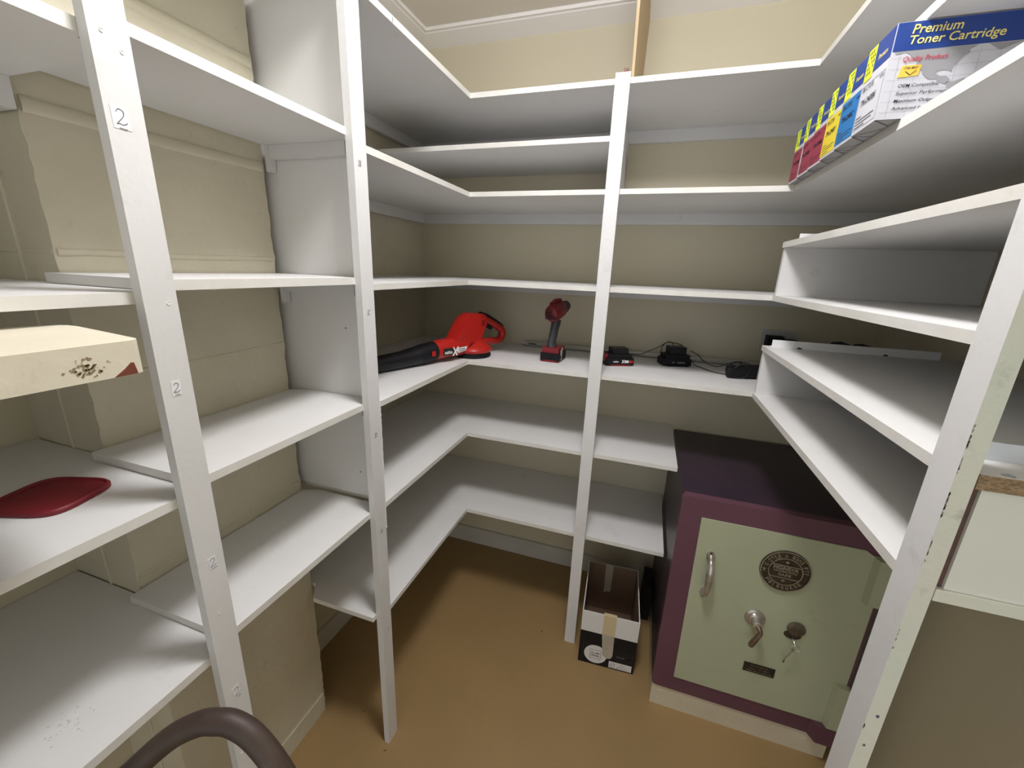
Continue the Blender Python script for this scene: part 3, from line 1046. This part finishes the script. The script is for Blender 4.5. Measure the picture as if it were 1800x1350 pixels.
# motor tower
Mt = frame((0, 0, 0), (1, 0, 0), (0, 0, 1))
bm = bmesh.new()
tw = [(.118, .055), (.102, .086), (.064, .140), (.045, .162), (.022, .173), (-.008, .177), (-.040, .174), (-.060, .165), (-.073, .150), (-.062, .124), (-.046, .100), (-.036, .075), (-.03, .04), (.08, .04)]
prism(bm, tw, -.031, .031, Mt)
obj('motor_housing', bm, RED, BL, bevel=.011, seg=3, smooth=True)
bm = bmesh.new()
for k in range(4):      # vents
    ribbon(bm, [(-.052, .125 + k * .006), (-.032, .127 + k * .006)], .0022, frame((0, .0312 * SIDE, 0), (1, 0, 0), (0, 0, 1)) if SIDE < 0 else frame((0, .0312, 0), (-1, 0, 0), (0, 0, 1)) @ Matrix.Scale(-1, 4, (1, 0, 0)))
for k in range(5):
    ribbon(bm, [(.012, .033 + k * .0075), (.050 - k * .003, .035 + k * .0062)], .0032, frame((0, .0372, 0), (-1, 0, 0), (0, 0, 1)) @ Matrix.Scale(-1, 4, (1, 0, 0)))
obj('vent_slot', bm, BLKS, BL)
# fan housing and intake
bm = bmesh.new()
lathe(bm, [(.068, .018), (.078, .022), (.081, .032), (.074, .042), (.060, .050), (.048, .060), (.030, .068), (.012, .071), (0, .0715)], 40, Matrix.Translation((-.014, .0, 0)), 1.0, .98)
obj('fan_housing', bm, RED, BL, smooth=True)
bm = bmesh.new()
lathe(bm, [(.070, .0), (.073, .003), (.073, .022), (.068, .024)], 40, Matrix.Translation((-.014, 0, 0)))
for k in range(24):
    a = 2 * PI * k / 24
    box(bm, -.0012, .0012, .0725, .0745, .003, .020, 0, Matrix.Translation((-.014, 0, 0)) @ Matrix.Rotation(a, 4, 'Z'))
obj('intake_grille', bm, BLKS, BL, smooth=True)
# rear handle loop
bm = bmesh.new()
tube(bm, [(-.045, 0, .158), (-.085, 0, .148), (-.135, 0, .125), (-.182, 0, .100), (-.197, 0, .080), (-.185, 0, .055), (-.150, 0, .048), (-.10, 0, .052), (-.06, 0, .05)],
     [.017, .0165, .0165, .0165, .0165, .0165, .015, .015, .016], 16, smooth=4)
hb = obj('rear_handle', bm, RED, BL, smooth=True)
bm = bmesh.new()
tube(bm, [(-.052, 0, .166), (-.088, 0, .156), (-.137, 0, .133), (-.180, 0, .110), (-.201, 0, .088)], [.0135, .014, .014, .014, .011], 16, smooth=4)
obj('grip', bm, BLKS, hb, smooth=True)
bm = bmesh.new()
tube(bm, [(-.068, 0, .130), (-.085, 0, .124), (-.118, 0, .108), (-.128, 0, .106)], [.006, .0095, .009, .004], 12, smooth=3)
obj('trigger', bm, BLKS, hb, smooth=True)


def side(x, z, y=.0378):        # a frame on the camera side of the blower, text runs from nozzle to handle
    return frame((x, y, z), (-1, 0, -.02), (-.02, 0, 1))


lb = obj('label', merge(thin([(0, .0), (.050, -.002), (.054, .013), (.046, .027), (.0, .027)], side(.176, .030), .0005)), PRINTK, BL)
obj('lettering', text_bm('ozito', .038, .0125, side(.171, .0345, .0386), .03), PRINTW, lb)
bm = bmesh.new()
ribbon(bm, [(0, 0), (.028, .034)], .0065, side(.131, .024, .0384))
ribbon(bm, [(.002, .034), (.022, 0)], .0055, side(.131, .024, .0386))
prism(bm, [(0, .0), (.040, .004), (.050, .022), (.0, .020), (-.006, .010)], 0, .0005, side(.104, .032, .0382))
obj('logo', bm, PRINTW, BL)
obj('logo_print', merge(text_bm('POWER', .033, .0055, side(.100, .0435, .0392), .02), text_bm('X CHANGE', .033, .0055, side(.100, .0360, .0392), .02)), GREYP, BL)

# drill standing on its battery
DR_ = thing('cordless_drill', 'red and black cordless drill standing upright on its battery', 'drill', (.760, -.290, SZ + .0004), math.radians(-4))
bm = bmesh.new(); prism(bm, [(-.039, -.050), (.039, -.050), (.039, .055), (-.039, .055)], .006, .036)
bat = obj('battery', bm, BLKS, DR_, bevel=.005, seg=2, smooth=True)
bm = bmesh.new(); box(bm, -.036, .036, -.049, .052, 0, .007)
box(bm, -.022, .022, -.0512, -.0495, .002, .008)
obj('battery_base', bm, REDD, bat)
bm = bmesh.new(); prism(bm, [(-.034, -.044), (.034, -.044), (.034, .042), (-.034, .042)], .036, .056)
obj('foot', bm, REDD, DR_, bevel=.008, seg=3, smooth=True)
bm = bmesh.new()
tube(bm, [(-.006, -.006, .052), (-.008, -.006, .075), (-.004, -.004, .10), (0, -.002, .13), (.004, .004, .165)], [.019, .0165, .016, .0165, .019], 16, smooth=3, flat=1.35, up=(0, 1, 0))
obj('handle', bm, mat('grey_rubber_grip', (.045, .047, .055), .5), DR_, smooth=True)
ax = Vector((.10, .97, .16)).normalized()
p0 = Vector((-.004, -.052, .189))
bm = bmesh.new()
tube(bm, [p0 - ax * .004, p0, p0 + ax * .01, p0 + ax * .03, p0 + ax * .09, p0 + ax * .11], [.012, .024, .0305, .0325, .031, .026], 24, flat=1.1)
hs = obj('motor_housing', bm, mat('dark_red_housing', (.20, .010, .014), .4), DR_, smooth=True)
bm = bmesh.new()
for k in range(5):
    tube(bm, [p0 + ax * .008 + Vector((-.024, -.006, -.018 + k * .008)), p0 + Vector((0, -.009, -.018 + k * .008)) + ax * .002, p0 + ax * .008 + Vector((.024, -.006, -.018 + k * .008))], .0022, 6)
obj('vent_slot', bm, BLK, hs)
bm = bmesh.new()
tube(bm, [p0 + ax * .105, p0 + ax * .12, p0 + ax * .155, p0 + ax * .172], [.0285, .027, .022, .014], 20)
obj('chuck', bm, BLK, DR_, smooth=True)
bm = bmesh.new()
tube(bm, [p0 + ax * .02 + Vector((-.012, 0, .034)), p0 + ax * .05 + Vector((-.006, 0, .040)), p0 + ax * .09 + Vector((0, 0, .036))], [.006, .010, .008], 12)
obj('gear_switch', bm, REDD, DR_, smooth=True)
bm = bmesh.new()
tube(bm, [(.038, -.03, .006), (.043, -.032, .012), (.045, -.034, .045), (.048, -.036, .058), (.044, -.036, .060), (.041, -.02, .05), (.040, -.01, .03)], .0013, 6, smooth=3)
box(bm, .0395, .042, -.032, -.012, .028, .052)
obj('belt_clip', bm, CHROME, DR_)


def battery(name, label, cat, loc, rot, red, cap=True):
    t = thing(name, label, cat, loc, rot)
    bm = bmesh.new()
    prism(bm, [(0, .006), (.006, 0), (.112, 0), (.116, .006), (.116, .070), (.110, .074), (.006, .074), (0, .068)], .004, .030)
    body = obj('battery', bm, BLKS, t, bevel=.0015)
    bm = bmesh.new()
    prism(bm, [(.010, .004), (.106, .004), (.106, .070), (.010, .070)], .030, .046)
    obj('battery_top', bm, BLKS, t, bevel=.005, seg=2, smooth=True)
    if red:
        obj('red_base', B(.02, .100, -.0006, .0745, .0, .0060), REDD, t)
        bm = bmesh.new()
        prism(bm, [(-.0035, .012), (.014, .012), (.014, .062), (-.0035, .062)], .016, .045)
        obj('release_catch', bm, REDD, t, bevel=.005, seg=2)
    else:
        obj('black_base', B(.02, .100, .0, .0745, .0, .0060), BLKS, t)
    Ms = frame((.034, -.0004, .012), (1, 0, 0), (0, 0, 1))
    if red:
        bm = bmesh.new()
        ribbon(bm, [(.030, 0), (.041, .013)], .003, Ms)
        ribbon(bm, [(.031, .013), (.040, 0)], .003, Ms)
        flat(bm, rect(.042, .058, .001, .011), Ms, .0006)
        obj('lettering', merge(bm, text_bm('ozito', .022, .0075, frame((.029, -.0004, .014), (1, 0, 0), (0, 0, 1)), .02)), PRINTW, t)
        bm = bmesh.new()
        flat(bm, rect(.059, .075, .001, .011), Ms, .0006)
        obj('red_patch', bm, RED, t)
    else:
        obj('lettering', merge(text_bm('18V', .010, .006, frame((.034, -.0004, .014), (1, 0, 0), (0, 0, 1)), .02),
                               text_bm('ozito', .030, .006, frame((.056, -.0004, .014), (1, 0, 0), (0, 0, 1)), .02)), mat('grey_print', (.35, .35, .37), .5), t)
    bm = bmesh.new()
    prism(bm, [(.028, .012), (.092, .012), (.092, .064), (.028, .064)], .046, .068 if red else .076)
    obj('charger_head', bm, BLK, t, bevel=.004, seg=2, smooth=True)
    return t


battery('tool_battery', 'red and black tool battery with a small charger clipped on top', 'battery', (.975, -.301, SZ + .0004), math.radians(24), True)
battery('battery_charger', 'all black battery charger block in the middle of the cables', 'charger', (1.192, -.196, SZ + .0004), math.radians(20), False)


def cable(pts, label, r=.0016):
    bm = bmesh.new()
    tube(bm, pts, r, 8, smooth=5)
    return tag(obj('charger_cable', bm, BLK, smooth=True), label, 'cable')


cable([(1.067, -.235, 1.243), (1.10, -.21, 1.240), (1.135, -.20, 1.257), (1.166, -.20, 1.274), (1.191, -.195, 1.292), (1.206, -.18, 1.293),
       (1.229, -.175, 1.290), (1.250, -.155, 1.283), (1.258, -.148, 1.2755)], 'thin black cable looping up from the red battery to the black charger')
cable([(1.222, -.112, 1.225), (1.226, -.110, 1.250), (1.222, -.110, 1.276), (1.205, -.108, 1.284), (1.186, -.105, 1.268), (1.180, -.103, 1.245), (1.184, -.102, 1.215), (1.186, -.10, 1.2)],
      'short black cable loop standing behind the black charger')
cable([(1.291, -.12, 1.256), (1.322, -.12, 1.243), (1.341, -.12, 1.224), (1.371, -.12, 1.207), (1.404, -.125, 1.204), (1.433, -.13, 1.219), (1.462, -.14, 1.233), (1.495, -.16, 1.234), (1.52, -.20, 1.222)],
      'black cable arching from the black charger towards the wall socket')
cable([(1.305, -.115, 1.215), (1.315, -.12, 1.200), (1.335, -.15, 1.1988), (1.358, -.196, 1.1988), (1.385, -.224, 1.1988), (1.42, -.238, 1.1988), (1.44, -.245, 1.2)],
      'black cable lying flat on the shelf by the coiled adaptor')
P = thing('power_adaptor', 'black power adaptor wrapped in its own coiled cable', 'adaptor', (1.412, -.295, SZ + .0004), math.radians(14))
bm = bmesh.new()
prism(bm, [(.0, .008), (.016, 0), (.14, .0), (.14, .05), (.01, .05)], .0, .038)
bmesh.ops.transform(bm, matrix=Matrix.Rotation(math.radians(-4), 4, 'Y'), verts=bm.verts[:])
bmesh.ops.translate(bm, vec=(0, 0, .000), verts=bm.verts[:])
obj('adaptor_body', bm, BLKS, P, bevel=.005, seg=2, smooth=True)
for c_, (rx, rz, dy, tl_) in enumerate(((.030, .026, -.004, .25), (.026, .030, .018, -.3), (.034, .022, .036, .1))):
    bm = bmesh.new()
    tube(bm, [(.038 + rx * math.cos(a) + tl_ * .02 * math.sin(a), dy + .006 * math.sin(2 * a), .030 + rz * math.sin(a)) for a in [2 * PI * i / 28 for i in range(28)]], .0015, 7, closed=True)
    obj('cable_coil', bm, BLK, P, smooth=True)

# fluorescent tube along the wall at the back of the shelf
FT = thing('fluorescent_tube', 'spare fluorescent tube lying along the wall behind the drill', 'tube light', (.553, -.0335, SZ + .0135))
bm = bmesh.new(); tube(bm, [(.012, 0, 0), (1.19, 0, 0)], .013, 16)
obj('glass_tube', bm, GLASS, FT, smooth=True)
for a, b, x0, x1 in ((0, .016, -.007, .001), (1.186, 1.20, 1.199, 1.207)):
    bm = bmesh.new()
    tube(bm, [(a, 0, 0), (b, 0, 0)], .0134, 16)
    e = obj('end_cap', bm, STEEL, FT, smooth=True)
    for y in (-.006, .006):
        bm = bmesh.new()
        tube(bm, [(x0, y, 0), (x1, y, 0)], .0012, 6)
        obj('pin', bm, STEEL, e)
bm = bmesh.new()
flat(bm, rect(.032, .07, -.003, .004), frame((0, -.0135, 0), (1, 0, 0), (0, 0, 1)), .0)
obj('tube_print', bm, GREYP, FT)

# wall socket and the things plugged in
WS = thing('wall_socket', 'white double wall socket on the back wall behind the black plugs', 'socket', (1.562, 0, 1.262))
obj('face_plate', B(0, .120, -.009, -.0002, 0, .090), OUTW, WS, bevel=.003, seg=2, smooth=True)
for x in (.040, .086):
    obj('switch', B(x - .009, x + .009, -.013, -.0085, .066, .082), OUTW, WS, bevel=.001)
for x0, x1, h, lab_ in ((1.5735, 1.630, .100, 'taller black plug adaptor in the left of the wall socket'), (1.633, 1.680, .088, 'lower black plug adaptor in the right of the wall socket')):
    tag(obj('plug_adaptor', B(x0, x1, -.052, -.0095, 1.232, 1.232 + h), BLKS, bevel=.008, seg=3, smooth=True), lab_, 'plug')
for x0, x1, h, lab_ in ((1.698, 1.742, .160, 'left black block peeping over the white angle strip'), (1.760, 1.802, .158, 'right black block peeping over the white angle strip')):
    bm = bmesh.new()
    prism(bm, [(x0, .0), (x1, .0), (x1 + .004, h - .012), (x1 - .008, h), (x0 + .012, h - .004), (x0 - .004, h - .018)], 0, .07, frame((0, -.27, SZ + .0004), (1, 0, 0), (0, 0, 1)))
    tag(obj('charger_block', bm, BLKS, bevel=.003), lab_, 'charger')

# ================================================================== red lid on the far left shelf
zl = zm[3] - T - .0002
L = thing('container_lid', 'dark red plastic container lid lying on the left shelf', 'lid', (.268, -1.597, zl), math.radians(19))
hx, hy = .060, .053
pts = []
for k in range(40):
    a = 2 * PI * k / 40
    c_, s_ = math.cos(a), math.sin(a)
    e_ = .52
    pts.append((math.copysign(abs(c_) ** e_, c_) * hx, math.copysign(abs(s_) ** e_, s_) * hy))
bm = bmesh.new()
rings = []
for sc, h in ((.95, .0), (1.0, .001), (1.0, .006), (.965, .0085), (.93, .0085), (.90, .0055), (.0, .0055)):
    if sc:
        rings.append([bm.verts.new((p[0] * sc, p[1] * sc, h)) for p in pts])
bm.faces.new(rings[0][::-1])
for A, Cc in zip(rings, rings[1:]):
    for k in range(40):
        bm.faces.new((A[k], A[(k + 1) % 40], Cc[(k + 1) % 40], Cc[k]))
bm.faces.new(rings[-1])
obj('lid', bm, LIDRED, L, smooth=True)

# ================================================================== things close to the camera at the left
t = thing('thick_board', 'thick cream painted board end jutting in from the left, chipped at its corner', 'board')
# top outline: far right corner, far edge, rounded far left corner, then running towards the camera
far = [(.600, -2.6), (.600, -1.631), (.597, -1.625), (.590, -1.6215), (.50, -1.609), (.455, -1.603), (.437, -1.603), (.424, -1.609), (.417, -1.622), (.414, -1.64), (.405, -2.6)]
bm = bmesh.new()
prism(bm, far, 1.4285, 1.4640)
bo = obj('board', bm, BENCHC, t, bevel=.0025, seg=2, smooth=True)
obj('leg', B(.48, .54, -2.55, -2.49, 0, 1.428), BENCHC, t, bevel=.003)
bm = bmesh.new()
prism(bm, [(-.022, .0), (-.0015, .0), (-.0035, .012), (-.006, .0125), (-.012, .007)], 0, .0007, frame((.6001, -1.630, 1.4288), (0, 1, 0), (0, 0, 1)))
ch_ = obj('paint_chip', bm, CHIPRED, t)
ch_['label'] = 'bare reddish brown chip at the corner'
bm = bmesh.new()
r4 = random.Random(11)
Ms = frame((.6001, -1.672, 1.4425), (0, 1, 0), (0, 0, 1))
for q in range(60):
    x, z = r4.gauss(0, .0075), r4.gauss(0, .0042)
    rr = r4.uniform(.0004, .0016)
    flat(bm, [(x + rr * r4.uniform(.6, 1.4) * math.cos(a), z + rr * .8 * math.sin(a)) for a in [2 * PI * i / 7 for i in range(7)]], Ms, .0003)
obj('stain', bm, STAIN, t)

bm = bmesh.new()
pts = [(.500, -1.76, 0.02), (.500, -1.76, .5), (.503, -1.757, .78), (.530, -1.740, .885), (.579, -1.710, .945), (.615, -1.687, .982), (.646, -1.672, 1.000), (.665, -1.665, 1.003),
       (.685, -1.659, 1.001), (.711, -1.655, .986), (.742, -1.655, .954), (.768, -1.658, .915), (.790, -1.663, .84), (.80, -1.668, .5), (.80, -1.67, .02)]
t = thing('tube_handle', 'curved dark brown metal tube arching up at the bottom left', 'handle')
tube(bm, pts, .014, 24, smooth=8)
obj('tube', bm, BROWNT, t, smooth=True)
for x, y in ((.500, -1.76), (.80, -1.67)):
    bm = bmesh.new(); lathe(bm, [(.018, 0), (.02, .004), (.018, .03), (.015, .034)], 20, Matrix.Translation((x, y, 0)))
    obj('rubber_foot', bm, BLKS, t, smooth=True)

# small debris on the floor
bm = bmesh.new()
r5 = random.Random(21)
for x, y, s in ((.31, -1.02, .004), (.83, -.47, .007), (.74, -.45, .002), (.78, -.72, .0025), (.80, -.73, .0025), (.83, -1.05, .006), (.79, -1.04, .003), (1.32, -.75, .003), (.90, -.80, .003), (.455, -1.10, .006), (.06, -.70, .005)):
    a = r5.uniform(0, 3)
    prism(bm, [(x + s * math.cos(a + b) * k, y + s * math.sin(a + b) * k * .6) for b, k in ((0, 1), (1, .6), (2.2, .5), (3.1, 1), (4, .5), (5.2, .6))], .0002, .0014)
o = obj('floor_debris', bm, mat('brown_debris', (.10, .05, .03), .8))
tag(o, 'tiny dark crumbs scattered on the tan floor', 'debris')
o['kind'] = 'stuff'
